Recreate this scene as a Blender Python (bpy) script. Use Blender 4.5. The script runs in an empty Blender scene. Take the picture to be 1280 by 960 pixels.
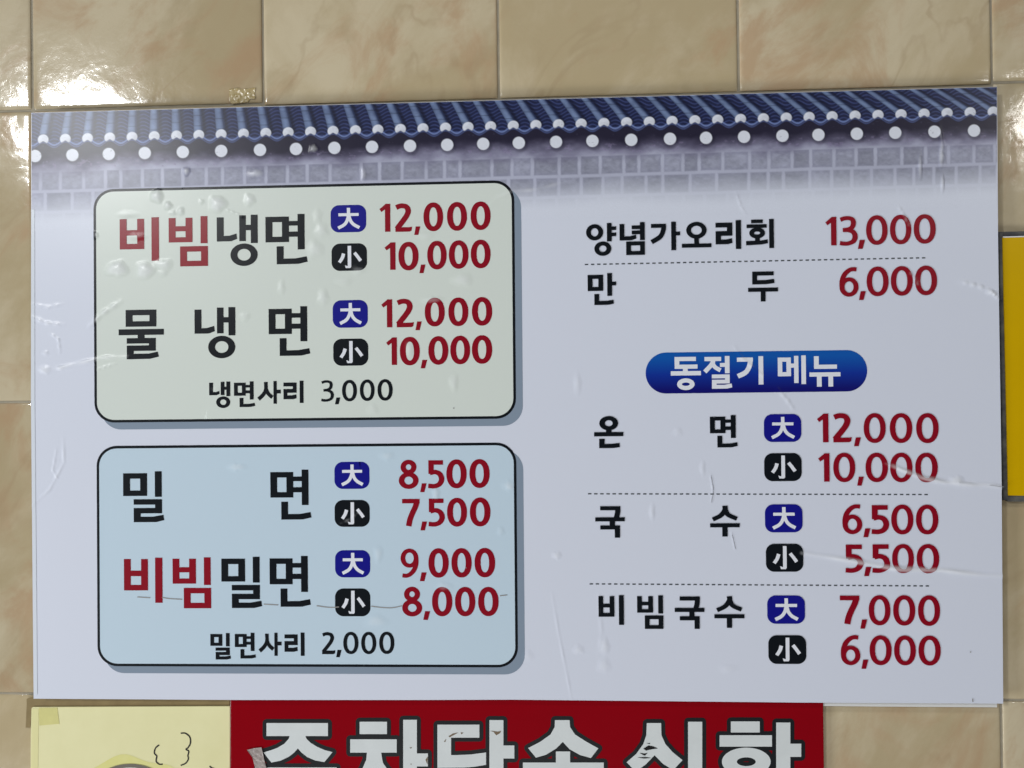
import bpy, math, random
import numpy as np
from mathutils import Vector, Matrix
from mathutils.geometry import delaunay_2d_cdt

random.seed(7)
rng = np.random.default_rng(7)
S = bpy.context.scene
C = S.collection

# ------------------------------------------------------------------ camera
# wall plane: x right, z up, the wall's glazed face near y = 0, the room is at y < 0
FPX = 1000.0                                   # focal length in photo pixels (1280 wide)
RV = np.array([-0.0054, 0.0479, -0.0116])      # camera rotation (x right, y down, z into the wall)
TV = np.array([-0.4142, -0.2363, 0.6911])
def rodrigues(r):
    th = np.linalg.norm(r); k = r/th
    K = np.array([[0, -k[2], k[1]], [k[2], 0, -k[0]], [-k[1], k[0], 0]])
    return np.eye(3)+np.sin(th)*K+(1-np.cos(th))*K@K
RM = rodrigues(RV)
CAM = -RM.T@TV                                  # camera centre in (right, down, in) coordinates
cam_d = bpy.data.cameras.new('camera'); cam = bpy.data.objects.new('camera', cam_d); C.objects.link(cam)
cam_d.sensor_width = 36.0; cam_d.lens = 36.0*FPX/1280.0
cam_d.clip_start = 0.01; cam_d.clip_end = 50
T = np.array([[1, 0, 0], [0, 0, 1], [0, -1, 0]], float)   # (right, down, in) -> world
F = np.diag([1.0, -1.0, -1.0])
Rw = T@RM.T@F
M4 = Matrix.Identity(4)
for i in range(3):
    for j in range(3): M4[i][j] = Rw[i, j]
    M4[i][3] = (T@CAM)[i]
cam.matrix_world = M4
S.camera = cam

def plane_uv(px, py, d=0.0):
    """photo measurement -> position on the plane d metres in front of the wall (right, down)."""
    px = np.asarray(px, float); py = np.asarray(py, float)
    v = np.stack([(px-640)/FPX, (py-480)/FPX, np.ones_like(px)], -1)@RM
    s = (-d-CAM[2])/v[..., 2]
    return CAM[0]+v[..., 0]*s, CAM[1]+v[..., 1]*s
def at(px, py, d=0.0):
    u, v = plane_uv(px, py, d)
    return Vector((float(u), -d, -float(v)))
def slope(y): return -0.0262+0.031*(y-138)/735.0
def lean(x): return 0.004+0.009*x/1280.0

# ------------------------------------------------------------------ light
S.view_settings.view_transform = 'Standard'
S.view_settings.look = 'None'
S.view_settings.exposure = 0.0
S.view_settings.gamma = 1.0
S.view_settings.use_curve_mapping = False
S.render.resolution_x = 1024; S.render.resolution_y = 768
W = bpy.data.worlds.new('World'); S.world = W; W.use_nodes = True
W.node_tree.nodes['Background'].inputs[0].default_value = (0.80, 0.86, 1.0, 1)
W.node_tree.nodes['Background'].inputs[1].default_value = 0.07

def area(name, loc, target, sx, sy, power, col):
    d = bpy.data.lights.new(name, 'AREA'); d.shape = 'RECTANGLE'
    d.size = sx; d.size_y = sy; d.energy = power; d.color = col
    o = bpy.data.objects.new(name, d); C.objects.link(o)
    o.location = loc
    o.rotation_euler = (Vector(target)-Vector(loc)).to_track_quat('-Z', 'Y').to_euler()
    return o
MID = (0.41, 0, -0.25)
area('ceiling_lamp_left', (-1.17, -2.05, 0.67), MID, 0.21, 0.13, 19, (0.97, 0.99, 1.0))
area('ceiling_lamp_right', (2.12, -2.05, 0.62), MID, 0.22, 0.16, 3.0, (1.0, 0.98, 0.94))
area('window_light', (-3.2, -1.7, -1.5), MID, 1.0, 1.2, 88, (0.92, 0.96, 1.0))
area('low_fill', (0.0, -1.7, -2.5), MID, 1.8, 0.7, 25, (1.0, 0.98, 0.95))  # added fill from below to brighten the lower part, no real doorway
area('ceiling_tube', (0.60, -1.9, 1.72), (0.60, 0, -0.25), 2.8, 0.22, 15, (1.0, 0.98, 0.94))

# ------------------------------------------------------------------ helpers
def lin(r, g, b, k=1.0):
    f = lambda c: (c/255/12.92 if c/255 <= 0.04045 else ((c/255+0.055)/1.055)**2.4)*k
    return (min(f(r), 0.9), min(f(g), 0.9), min(f(b), 0.9), 1)

def material(name, col, rough=0.4, spec=0.5, peel=0.0, peel_scale=700.0, mottle=0.0, mottle_scale=30.0, attr=None, coat=0.0, mottle_col=None):
    m = bpy.data.materials.new(name); m.use_nodes = True
    nt = m.node_tree; b = nt.nodes['Principled BSDF']
    b.inputs['Base Color'].default_value = col
    b.inputs['Roughness'].default_value = rough
    b.inputs['Specular IOR Level'].default_value = spec
    b.inputs['Coat Weight'].default_value = coat
    tc = nt.nodes.new('ShaderNodeTexCoord')
    src = None
    if attr:
        a = nt.nodes.new('ShaderNodeAttribute'); a.attribute_name = attr; src = a.outputs['Color']
    if mottle > 0:
        n = nt.nodes.new('ShaderNodeTexNoise'); n.inputs['Scale'].default_value = mottle_scale
        n.inputs['Detail'].default_value = 6; n.inputs['Roughness'].default_value = 0.65
        nt.links.new(tc.outputs['Object'], n.inputs['Vector'])
        r = nt.nodes.new('ShaderNodeMapRange'); r.inputs['From Min'].default_value = 0.35; r.inputs['From Max'].default_value = 0.75
        r.inputs['To Max'].default_value = mottle
        nt.links.new(n.outputs['Fac'], r.inputs['Value'])
        mx = nt.nodes.new('ShaderNodeMix'); mx.data_type = 'RGBA'
        nt.links.new(r.outputs[0], mx.inputs['Factor'])
        if src: nt.links.new(src, mx.inputs['A'])
        else: mx.inputs['A'].default_value = col
        mx.inputs['B'].default_value = mottle_col or tuple(c*0.6 for c in col[:3])+(1,)
        src = mx.outputs['Result']
    if name.startswith('printed') and 'blue gradient' not in name:
        # where the film has lifted off the print, the air behind it makes it milky
        aa = nt.nodes.new('ShaderNodeAttribute'); aa.attribute_name = 'lifted'
        mm = nt.nodes.new('ShaderNodeMath'); mm.operation = 'MULTIPLY'; mm.inputs[1].default_value = 0.42
        nt.links.new(aa.outputs['Fac'], mm.inputs[0])
        mx = nt.nodes.new('ShaderNodeMix'); mx.data_type = 'RGBA'
        nt.links.new(mm.outputs[0], mx.inputs['Factor'])
        if src: nt.links.new(src, mx.inputs['A'])
        else: mx.inputs['A'].default_value = col
        mx.inputs['B'].default_value = (.88, .90, .92, 1)
        src = mx.outputs['Result']
    if src: nt.links.new(src, b.inputs['Base Color'])
    if peel > 0:
        n = nt.nodes.new('ShaderNodeTexNoise'); n.inputs['Scale'].default_value = peel_scale
        n.inputs['Detail'].default_value = 3
        nt.links.new(tc.outputs['Object'], n.inputs['Vector'])
        n2 = nt.nodes.new('ShaderNodeTexNoise'); n2.inputs['Scale'].default_value = 38
        n2.inputs['Detail'].default_value = 2
        nt.links.new(tc.outputs['Object'], n2.inputs['Vector'])
        ad = nt.nodes.new('ShaderNodeMath'); ad.operation = 'MULTIPLY_ADD'; ad.inputs[1].default_value = 3.0
        nt.links.new(n2.outputs['Fac'], ad.inputs[0]); nt.links.new(n.outputs['Fac'], ad.inputs[2])
        bp = nt.nodes.new('ShaderNodeBump'); bp.inputs['Strength'].default_value = 1.0
        bp.inputs['Distance'].default_value = peel
        nt.links.new(ad.outputs[0], bp.inputs['Height'])
        nt.links.new(bp.outputs['Normal'], b.inputs['Normal'])
    return m

def link(name, me, parent=None, mat=None, loc=None):
    o = bpy.data.objects.new(name, me); C.objects.link(o)
    if parent: o.parent = parent
    if loc is not None: o.location = loc
    if mat: me.materials.append(mat)
    return o
def empty(name, loc, label, cat, group=None):
    o = bpy.data.objects.new(name, None); C.objects.link(o); o.location = loc
    o.empty_display_size = 0.05
    tag(o, label, cat, group); return o
def tag(o, label=None, cat=None, group=None, kind=None):
    if label: o['label'] = label
    if cat: o['category'] = cat
    if group: o['group'] = group
    if kind: o['kind'] = kind
def mesh_np(name, co, faces, smooth=True):
    me = bpy.data.meshes.new(name)
    me.from_pydata([tuple(c) for c in co], [], faces)
    if smooth: me.polygons.foreach_set('use_smooth', [True]*len(me.polygons))
    me.update(); return me
def grid_mesh(name, X, Y, Z, smooth=True):
    n, m = X.shape
    me = bpy.data.meshes.new(name)
    co = np.stack([X, Y, Z], -1).reshape(-1, 3).astype(np.float32)
    idx = np.arange(n*m).reshape(n, m)
    q = np.stack([idx[:-1, :-1], idx[1:, :-1], idx[1:, 1:], idx[:-1, 1:]], -1).reshape(-1, 4)
    me.vertices.add(len(co)); me.vertices.foreach_set('co', co.ravel())
    me.loops.add(q.size); me.loops.foreach_set('vertex_index', q.ravel().astype(np.int32))
    me.polygons.add(len(q)); me.polygons.foreach_set('loop_start', (np.arange(len(q))*4).astype(np.int32))
    me.polygons.foreach_set('use_smooth', np.ones(len(q), bool))
    me.update(calc_edges=True); me.validate(); return me

# ------------------------------------------------------------------ wrinkles and blisters of the menu's laminate
# (photo x, photo y, half width, half height, height in mm)
BLISTERS = [(196, 245, 7, 7, 1.1), (210, 257, 4.5, 4.5, .7), (226, 264, 4, 4.5, .6), (272, 255, 9, 8.5, 1.3), (312, 250, 6, 6.5, .7),
            (147, 336, 12, 8, 1.3), (181, 338, 10, 9, 1.2), (205, 331, 10, 6, .7), (204, 341, 6, 4, .35), (120, 294, 3, 4, .5),
            (216, 266, 4, 3, .3), (252, 252, 3, 3, .25), (394, 312, 9, 9, .5), (402, 288, 7, 8, .5), (397, 270, 5, 8, .3),
            (578, 350, 11, 7, .6), (532, 295, 9, 4, .35), (512, 435, 5, 9, .5), (540, 375, 12, 4, .5), (404, 372, 6, 9, .5),
            (352, 360, 4, 8, .3), (306, 396, 6, 5, .35), (567, 478, 5, 9, .45), (466, 512, 6, 6, .3), (233, 214, 4, 4.5, .9),
            (320, 217, 9, 5, .7), (455, 218, 3, 8, .5), (392, 186, 5, 5, .7), (56, 462, 7, 5, .7), (76, 460, 5, 2.5, .4),
            (57, 441, 4, 3, .4), (296, 584, 11, 4, .5), (636, 606, 8, 5, .4), (545, 617, 4, 8, .5), (484, 570, 8, 5, .4),
            (637, 610, 4, 4, .3), (473, 692, 5, 9, .4), (555, 733, 9, 5, .4), (626, 664, 4, 5, .3), (470, 776, 12, 7, .45),
            (696, 694, 5, 4, .5), (815, 640, 3, 9, .4), (847, 540, 5, 5, .3), (878, 585, 3, 8, .35), (722, 480, 4, 12, .35),
            (756, 808, 5, 9, .5), (755, 832, 7, 8, .4), (723, 812, 6, 5, .4), (910, 836, 9, 5, .3), (1150, 210, 2.5, 14, .6),
            (1178, 228, 2.2, 10, .6), (1176, 196, 2.5, 12, .7), (660, 820, 6, 6, .3), (1240, 366, 6, 3, .7), (1196, 600, 7, 4.5, .8),
            (448, 338, 8, 5, .4), (430, 352, 9, 5, .3), (172, 296, 10, 4, .25), (160, 268, 12, 4, .2), (270, 488, 7, 4, .25)]
# polyline of photo points, half width in photo px, height in mm
RIDGES = [([(40, 396), (58, 404), (80, 406)], 3, .6), ([(62, 416), (73, 424), (75, 441)], 2, .5), ([(112, 408), (128, 392), (151, 377)], 3.4, .8),
          ([(62, 463), (104, 453), (132, 447), (160, 447)], 3.0, .8), ([(40, 380), (60, 384), (78, 380)], 2.5, .4),
          ([(40, 632), (62, 612), (80, 578), (79, 548)], 2.2, .45), ([(72, 598), (66, 588), (71, 560)], 1.8, .35),
          ([(120, 462), (145, 455)], 2.4, .4), ([(282, 262), (298, 268), (304, 272)], 1.6, .3),
          ([(613, 256), (624, 246), (640, 239), (666, 238), (690, 232), (720, 224)], 3.2, .5),
          ([(1002, 691), (1060, 700), (1120, 711), (1180, 713), (1230, 719), (1254, 720)], 3.0, 1.6),
          ([(1106, 579), (1130, 588), (1152, 597), (1182, 603), (1215, 606), (1240, 607), (1255, 609)], 2.8, 1.5),
          ([(1200, 352), (1222, 357), (1236, 363)], 3.2, .7), ([(1236, 362), (1245, 371), (1250, 374)], 2.4, .7),
          ([(1123, 258), (1130, 270), (1136, 284)], 2.6, .5), ([(1134, 336), (1144, 350), (1149, 360)], 2.2, .5),
          ([(918, 433), (926, 446), (948, 466), (962, 474)], 2.6, .45), ([(970, 484), (984, 500), (992, 512)], 2.6, .5),
          ([(690, 742), (698, 790), (708, 840), (714, 872), (716, 880)], 1.8, .25), ([(700, 880), (722, 880)], 2.0, .3),
          ([(888, 592), (891, 612), (889, 628)], 1.5, .4), ([(914, 664), (919, 688)], 1.3, .3), ([(748, 742), (752, 790), (748, 818)], 2.4, .22),
          ([(920, 240), (926, 258), (932, 268)], 2.0, .3), ([(452, 636), (440, 648), (424, 655)], 2.2, .45),
          ([(1174, 158), (1178, 184), (1180, 208)], 2.4, .5)]
BD = 0.0095                                       # front face of the menu board, metres off the wall
K = 0.6911/FPX                                     # metres per photo pixel on the board, about
def prep():
    bl = []
    for (x, y, a, b, h) in BLISTERS:
        u, v = plane_uv(x, y, BD); bl.append((float(u), float(v), a*K, b*K, h*.0010))
    rd = []
    for (pts, w, h) in RIDGES:
        u, v = plane_uv([p[0] for p in pts], [p[1] for p in pts], BD)
        rd.append((np.stack([u, v], -1), w*K, h*.001))
    return bl, rd
BL, RD = prep()
def disp(u, v):
    """height of the laminate over the board, metres."""
    u = np.asarray(u, float); v = np.asarray(v, float)
    z = np.zeros_like(u)
    for (cu, cv, a, b, h) in BL:
        m = (abs(u-cu) < a*1.7) & (abs(v-cv) < b*1.7)
        if not m.any(): continue
        uu = u[m]; vv = v[m]
        ang = np.arctan2(vv-cv, uu-cu)
        q = (((uu-cu)/a)**2+((vv-cv)/b)**2)*(1+0.16*np.sin(3*ang+cu*900)+0.10*np.sin(5*ang+cv*700))
        z[m] += h*np.where(q < 2.2, np.exp(-(q**1.25)*1.25)*np.clip((2.2-q)/0.9, 0, 1), 0)
    for (P, w, h) in RD:
        m = (u > P[:, 0].min()-3*w) & (u < P[:, 0].max()+3*w) & (v > P[:, 1].min()-3*w) & (v < P[:, 1].max()+3*w)
        if not m.any(): continue
        uu = u[m]; vv = v[m]; best = np.full(uu.shape, 1e9); sg = np.zeros(uu.shape); tt = np.zeros(uu.shape)
        L = np.r_[0, np.cumsum(np.linalg.norm(np.diff(P, axis=0), axis=1))]
        for i in range(len(P)-1):
            a = P[i]; d = P[i+1]-a; l2 = (d**2).sum()
            t = np.clip(((uu-a[0])*d[0]+(vv-a[1])*d[1])/l2, 0, 1)
            ex = uu-a[0]-t*d[0]; ey = vv-a[1]-t*d[1]; r = np.hypot(ex, ey)
            k = r < best; best[k] = r[k]; tt[k] = ((L[i]+t*math.sqrt(l2))/L[-1])[k]
        amp = np.sin(np.clip(tt*0.94+0.03, 0, 1)*math.pi)**0.5*(0.75+0.25*np.sin(tt*23+P[0, 0]*500))
        z[m] += h*amp*np.exp(-(best/w)**2*1.3)*np.clip(2.6-best/w, 0, 1)
    return z
# fine points only where the laminate is not flat
def fine_points():
    u0, v0 = plane_uv(38, 100, BD); u1, v1 = plane_uv(1262, 890, BD)
    g = 0.0009
    uu, vv = np.meshgrid(np.arange(float(u0), float(u1), g), np.arange(float(v0), float(v1), g))
    jit = rng.uniform(-.12, .12, uu.shape+(2,))*g
    uu = uu+jit[..., 0]; vv = vv+jit[..., 1]
    z = disp(uu, vv); k = z > 1.5e-6
    for _ in range(2):
        p = np.pad(k, 1); k = p[1:-1, 1:-1] | p[:-2, 1:-1] | p[2:, 1:-1] | p[1:-1, :-2] | p[1:-1, 2:]
    k[::12, ::12] = True
    return np.stack([uu[k], vv[k]], -1)
FP = fine_points()

def laminate_normals(me, u, v):
    e = 0.00025
    gx = (disp(u+e, v)-disp(u-e, v))/(2*e); gy = (disp(u, v+e)-disp(u, v-e))/(2*e)
    # surface (u, -(d+z), -v): the room-facing normal
    at_ = me.attributes.new('lifted', 'FLOAT', 'POINT')
    at_.data.foreach_set('value', np.clip((disp(u, v)-0.00015)/0.0007, 0, 1).astype(np.float32).ravel())
    n = np.stack([-gx, -np.ones_like(gx), gy], -1); n /= np.linalg.norm(n, axis=1)[:, None]
    me.normals_split_custom_set_from_vertices([tuple(q) for q in n])

def fill(vs, fs):
    """triangulate the union of polygons (indices fs into vs); loose points refine it."""
    V = np.array(vs, float); c0 = V.mean(0); Q = (V-c0)*1000.0
    r = delaunay_2d_cdt([Vector((a, b)) for a, b in Q], [], fs, 0, 1e-4)
    P = np.array([(p.x, p.y) for p in r[0]]); tri = [list(f) for f in r[2]]
    cen = np.array([P[f].mean(0) for f in tri]); ins = np.zeros(len(tri), bool)
    for f in fs:
        R = Q[f]; lo = R.min(0); hi = R.max(0)
        k = np.where((~ins) & (cen[:, 0] > lo[0]) & (cen[:, 0] < hi[0]) & (cen[:, 1] > lo[1]) & (cen[:, 1] < hi[1]))[0]
        if not len(k): continue
        x = cen[k, 0]; y = cen[k, 1]; w = np.zeros(len(k), bool)
        for i in range(len(R)):
            x1, y1 = R[i]; x2, y2 = R[i-1]
            if y1 == y2: continue
            w ^= ((y1 > y) != (y2 > y)) & (x < (x2-x1)*(y-y1)/(y2-y1)+x1)
        ins[k[w]] = True
    keep = [f for f, o in zip(tri, ins) if o]
    used = sorted({i for f in keep for i in f}); mp = {i: n for n, i in enumerate(used)}
    return P[used]/1000.0+c0, [[mp[i] for i in f] for f in keep]

def dense(p, step=0.0011):
    out = []
    for i in range(len(p)):
        a = np.array(p[i]); b = np.array(p[(i+1) % len(p)]); n = max(1, int(np.linalg.norm(b-a)/step))
        out += [tuple(a+(b-a)*k/n) for k in range(n)]
    return out

def patch(name, polys, off, parent, mat, warp=True, plane=BD, thick=0.0, origin=None):
    """union of polygons given in plane metres (right, down) -> a thin sheet following the laminate."""
    vs = []; fs = []
    for p in polys:
        p = [tuple(q) for q in p]
        if warp: p = dense(p)
        a = sum(p[i][0]*p[(i+1) % len(p)][1]-p[(i+1) % len(p)][0]*p[i][1] for i in range(len(p)))
        if a < 0: p = p[::-1]
        fs.append(list(range(len(vs), len(vs)+len(p)))); vs += p
    A = np.array(vs)
    if warp:
        k = (FP[:, 0] > A[:, 0].min()) & (FP[:, 0] < A[:, 0].max()) & (FP[:, 1] > A[:, 1].min()) & (FP[:, 1] < A[:, 1].max())
        vs = vs+[tuple(q) for q in FP[k]]
    uv, keep = fill(vs, fs)
    z = disp(uv[:, 0], uv[:, 1]) if warp else np.zeros(len(uv))
    o0 = parent_origin(parent)
    co = np.stack([uv[:, 0], -(plane+off+z), -uv[:, 1]], -1)-o0
    faces = keep
    # face the room (-y)
    out = []
    for f in faces:
        a, b, c = (uv[i] for i in f[:3])
        s = (b[0]-a[0])*(c[1]-a[1])-(b[1]-a[1])*(c[0]-a[0])
        out.append(f if s < 0 else f[::-1])
    # v is down, so a positive turn in (u, v) seen from the room is clockwise
    me = mesh_np(name, co, out)
    if warp: laminate_normals(me, uv[:, 0], uv[:, 1])
    return link(name, me, parent, mat)
def parent_origin(p):
    o = np.zeros(3)
    while p is not None:
        o += np.array(p.location); p = p.parent
    return o

# ------------------------------------------------------------------ stroke alphabet (each glyph lives in its own traced box)
def rect(x0, y0, x1, y1): return [(x0, y0), (x1, y0), (x1, y1), (x0, y1)]
def ring(cx, cy, rx, ry, tx, ty, n=44, e=2.0):
    out = []
    def pt(a, X, Y):
        c, s = math.cos(a), math.sin(a)
        return (cx+X*math.copysign(abs(c)**(2/e), c), cy+Y*math.copysign(abs(s)**(2/e), s))
    for i in range(n):
        a, b = 2*math.pi*i/n, 2*math.pi*(i+1)/n
        out.append([pt(a, rx, ry), pt(b, rx, ry), pt(b, rx-tx, ry-ty), pt(a, rx-tx, ry-ty)])
    return out
def spline(P, n=7):
    P = [np.array(p, float) for p in P]; out = []
    Q = [2*P[0]-P[1]]+P+[2*P[-1]-P[-2]]
    for i in range(1, len(Q)-2):
        for k in range(n):
            t = k/n
            out.append(0.5*((2*Q[i])+(-Q[i-1]+Q[i+1])*t+(2*Q[i-1]-5*Q[i]+4*Q[i+1]-Q[i+2])*t*t+(-Q[i-1]+3*Q[i]-3*Q[i+1]+Q[i+2])*t**3))
    out.append(P[-1]); return out
def stroke(P, tv, th=None, n=7, curve=True):
    """pen stroke: tv thick where it runs vertically, th where it runs level."""
    th = th or tv
    pts = spline(P, n) if curve else [np.array(p, float) for p in P]
    L = []; R = []
    for i, p in enumerate(pts):
        a = pts[max(i-1, 0)]; b = pts[min(i+1, len(pts)-1)]
        d = (b-a)/np.linalg.norm(b-a); nrm = np.array([-d[1], d[0]])
        w = 0.5*math.hypot(tv*nrm[0], th*nrm[1])
        L.append(tuple(p+nrm*w)); R.append(tuple(p-nrm*w))
    return [[L[i], L[i+1], R[i+1], R[i]] for i in range(len(pts)-1)]

def M_(x0, y0, x1, y1, v, h): return [rect(x0, y0, x0+v, y1), rect(x1-v, y0, x1, y1), rect(x0, y0, x1, y0+h), rect(x0, y1-h, x1, y1)]
def B_(x0, y0, x1, y1, v, h, f=0.37): 
    m = y0+(y1-y0)*f
    return [rect(x0, y0, x0+v, y1), rect(x1-v, y0, x1, y1), rect(x0, m, x1, m+h), rect(x0, y1-h, x1, y1)]
def N_(x0, y0, x1, y1, v, h, up=0.10):
    r = (y1-y0)*up if up < 1 else up
    W_ = x1-x0
    return [rect(x0, y0, x0+v, y1), [(x0, y1-h), (x0+.62*W_, y1-h-.1*r), (x1-.03*W_, y1-h-r), (x1, y1-r), (x0+.72*W_, y1-.05*r), (x0+.6*W_, y1), (x0, y1)]]
def R_(x0, y0, x1, y1, v, h, up=10, over=0.0):
    H = y1-y0; m = y0+(H-h)*0.5; xr = x1-over
    r = [rect(x0, y0, xr, y0+h), rect(xr-v, y0, xr, m+h), rect(x0, m, xr, m+h), rect(x0, m, x0+v, y1)]
    W_ = x1-x0
    r.append([(x0, y1-h), (x0+.62*W_, y1-h), (x1-.03*W_, y1-h-up), (x1, y1-up), (x0+.74*W_, y1), (x0, y1)])
    return r
def O_(x0, y0, x1, y1, v, h): return ring((x0+x1)/2, (y0+y1)/2, (x1-x0)/2, (y1-y0)/2, v, h)

def hangul(ch, v=1.0, h=None):
    """filled polygons of a syllable, traced in 1/4.74 px units; v, h scale the pen."""
    h = v if h is None else h
    V = 41*v; H = 32*h
    if ch == '비': return B_(0, 8, 144, 190, V, H)+[rect(231-V-3*v, 0, 231, 262)]
    if ch == '빔': return B_(0, 8, 141, 155, V, H*.95, .34)+[rect(230-V, 0, 230, 163)]+M_(67, 180, 232, 300, V, H)
    if ch == '냉': return N_(0, 12, 120, 157, V, H, 14)+[rect(133, 2, 133+V*.95, 157), rect(150, 60, 215, 60+H), rect(242-V, 0, 242, 170)]+O_(80, 172, 241, 307, V, H)
    if ch == '면': return M_(0, 14, 138, 165, V, H)+[rect(120, 41, 200, 41+H*.85), rect(120, 104, 200, 104+H*.95), rect(230-V, 0, 230, 210)]+N_(65, 190, 247, 296, V, H, 12)
    if ch == '물': return M_(42, 2, 224, 102, V, H)+[rect(0, 117, 268, 117+H*1.08), rect(133-V*.5, 130, 133+V*.5, 185), rect(48, 170, 220, 170+H), rect(220-V, 170, 220, 245), rect(48, 214, 220, 214+H), rect(48, 214, 48+V, 295),
                            [(48, 295-H), (175, 295-H), (231, 284-H), (238, 282), (185, 294), (48, 295)]]
    if ch == '밀': return M_(0, 11, 142, 146, V, H)+[rect(229-V, 0, 229, 152)]+R_(62, 166, 243, 302, V, H, 11, 13)
    if ch == '사': return stroke([(62, 0), (62, 50), (44, 85), (8, 118)], V, H*1.05)+stroke([(62, 45), (80, 80), (110, 106)], V*.95, H*1.05)+[rect(118, -6, 118+V*.9, 150), rect(130, 54, 172, 54+H)]
    if ch == '리': return R_(0, 12, 92, 124, V, H, 6)+[rect(140-V, 0, 140, 150)]
    if ch == '양': return O_(0, 8, 105, 108, V, H)+[rect(128, 2, 128+V, 116), rect(140, 24, 185, 24+H*.9), rect(140, 62, 185, 62+H*.9)]+O_(50, 116, 154, 205, V, H)
    if ch == '념': return N_(0, 10, 103, 112, V, H, 10)+[rect(75, 20, 140, 20+H*.95), rect(75, 52, 140, 52+H*.95), rect(155-V, 0, 155, 112)]+M_(40, 120, 155, 204, V, H)
    if ch == '가': return [rect(3, 12, 96, 12+H)]+stroke([(81, 14), (80, 48), (60, 92), (6, 126)], V, H*1.2)+[rect(128, 0, 128+V, 179), rect(140, 63, 183, 63+H*.95)]
    if ch == '오': return O_(28, 0, 153, 105, V, H)+[rect(91-V*.5, 98, 91+V*.5, 148), rect(0, 136, 182, 136+H)]
    if ch == '회': return [rect(32, 2, 104, 2+H*.9), rect(4, 32, 128, 32+H*.9)]+O_(20, 52, 117, 120, V, H)+[rect(70-V*.5, 115, 70+V*.5, 140), [(0, 160-H), (90, 158-H), (132, 151-H), (135, 151), (95, 158), (0, 162)], rect(172-V, 0, 172, 182)]
    if ch == '만': return M_(0, 10, 95, 110, V, H)+[rect(120, 0, 120+V, 142), rect(130, 54, 175, 54+H*.95)]+N_(40, 130, 160, 198, V, H, 7)
    if ch == '두': return [rect(26, 2, 158, 2+H), rect(26, 2, 26+V, 80)]+[[(26, 80-H), (110, 79-H), (160, 73-H), (163, 74), (112, 80), (26, 81)]]+[rect(0, 102, 184, 102+H), rect(92-V*.5, 110, 92+V*.5, 187)]
    if ch == '동': return [rect(20, 0, 130, H), rect(20, 0, 20+V, 62), rect(20, 62-H, 138, 62), rect(75-V*.5, 55, 75+V*.5, 90), rect(0, 74, 155, 74+H*1.05)]+O_(32, 112, 122, 173, V, H)
    if ch == '절': return [rect(4, 4, 92, 4+H)]+stroke([(47, 8), (45, 38), (5, 82)], V, H)+stroke([(47, 40), (60, 58), (88, 75)], V*.9, H)+[rect(85, 36, 130, 36+H*.95), rect(136-V, 0, 136, 90)]+R_(42, 96, 149, 170, V, H*.92, 6, 13)
    if ch == '기': return [rect(2, 6, 84, 6+H)]+stroke([(69, 8), (68, 42), (48, 82), (6, 104)], V, H*1.15)+[rect(137-V, 0, 137, 148)]
    if ch == '메': return M_(0, 10, 68, 108, V*.95, H)+[rect(55, 42, 95, 42+H), rect(84, 2, 84+V*.92, 144), rect(145-V*.95, 0, 145, 150)]
    if ch == '뉴': return [rect(24, 0, 24+V, 66), rect(24, 66-H, 142, 66), rect(0, 84, 160, 84+H), rect(38, 95, 38+V, 158), rect(97, 95, 97+V, 158)]
    if ch == '온': return ring(97, 48, 62, 48, V, H)+[rect(97-V*.5, 90, 97+V*.5, 120), rect(0, 108, 193, 108+H)]+N_(33, 153, 170, 215, V, H, 6)
    if ch == '국': return [rect(33, 0, 165, H)]+stroke([(150, 2), (149, 40), (140, 80)], V, H)+[rect(0, 74, 196, 74+H), rect(113-V*.5, 85, 113+V*.5, 140), rect(33, 128, 164, 128+H), rect(164-V, 128, 164, 210)]
    if ch == '수': return stroke([(99, 0), (99, 28), (70, 66), (18, 92)], V, H)+stroke([(99, 25), (122, 62), (178, 88)], V, H)+[rect(0, 118, 196, 118+H), rect(98-V*.5, 125, 98+V*.5, 207)]
    if ch == '大': return [rect(5, 34, 132, 34+17*h)]+stroke([(68, 0), (68, 36), (62, 74), (42, 106), (3, 128)], 19*v, 19*h)+stroke([(70, 44), (80, 80), (100, 106), (136, 127)], 19*v, 19*h)
    if ch == '小': return [rect(58, 0, 58+20*v, 134)]+[[(40, 122), (78, 134), (74, 140), (46, 140)]]+stroke([(33, 48), (24, 76), (6, 104)], 20*v, 16*h)+stroke([(100, 44), (120, 70), (138, 96)], 20*v, 16*h)
    raise KeyError(ch)

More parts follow.
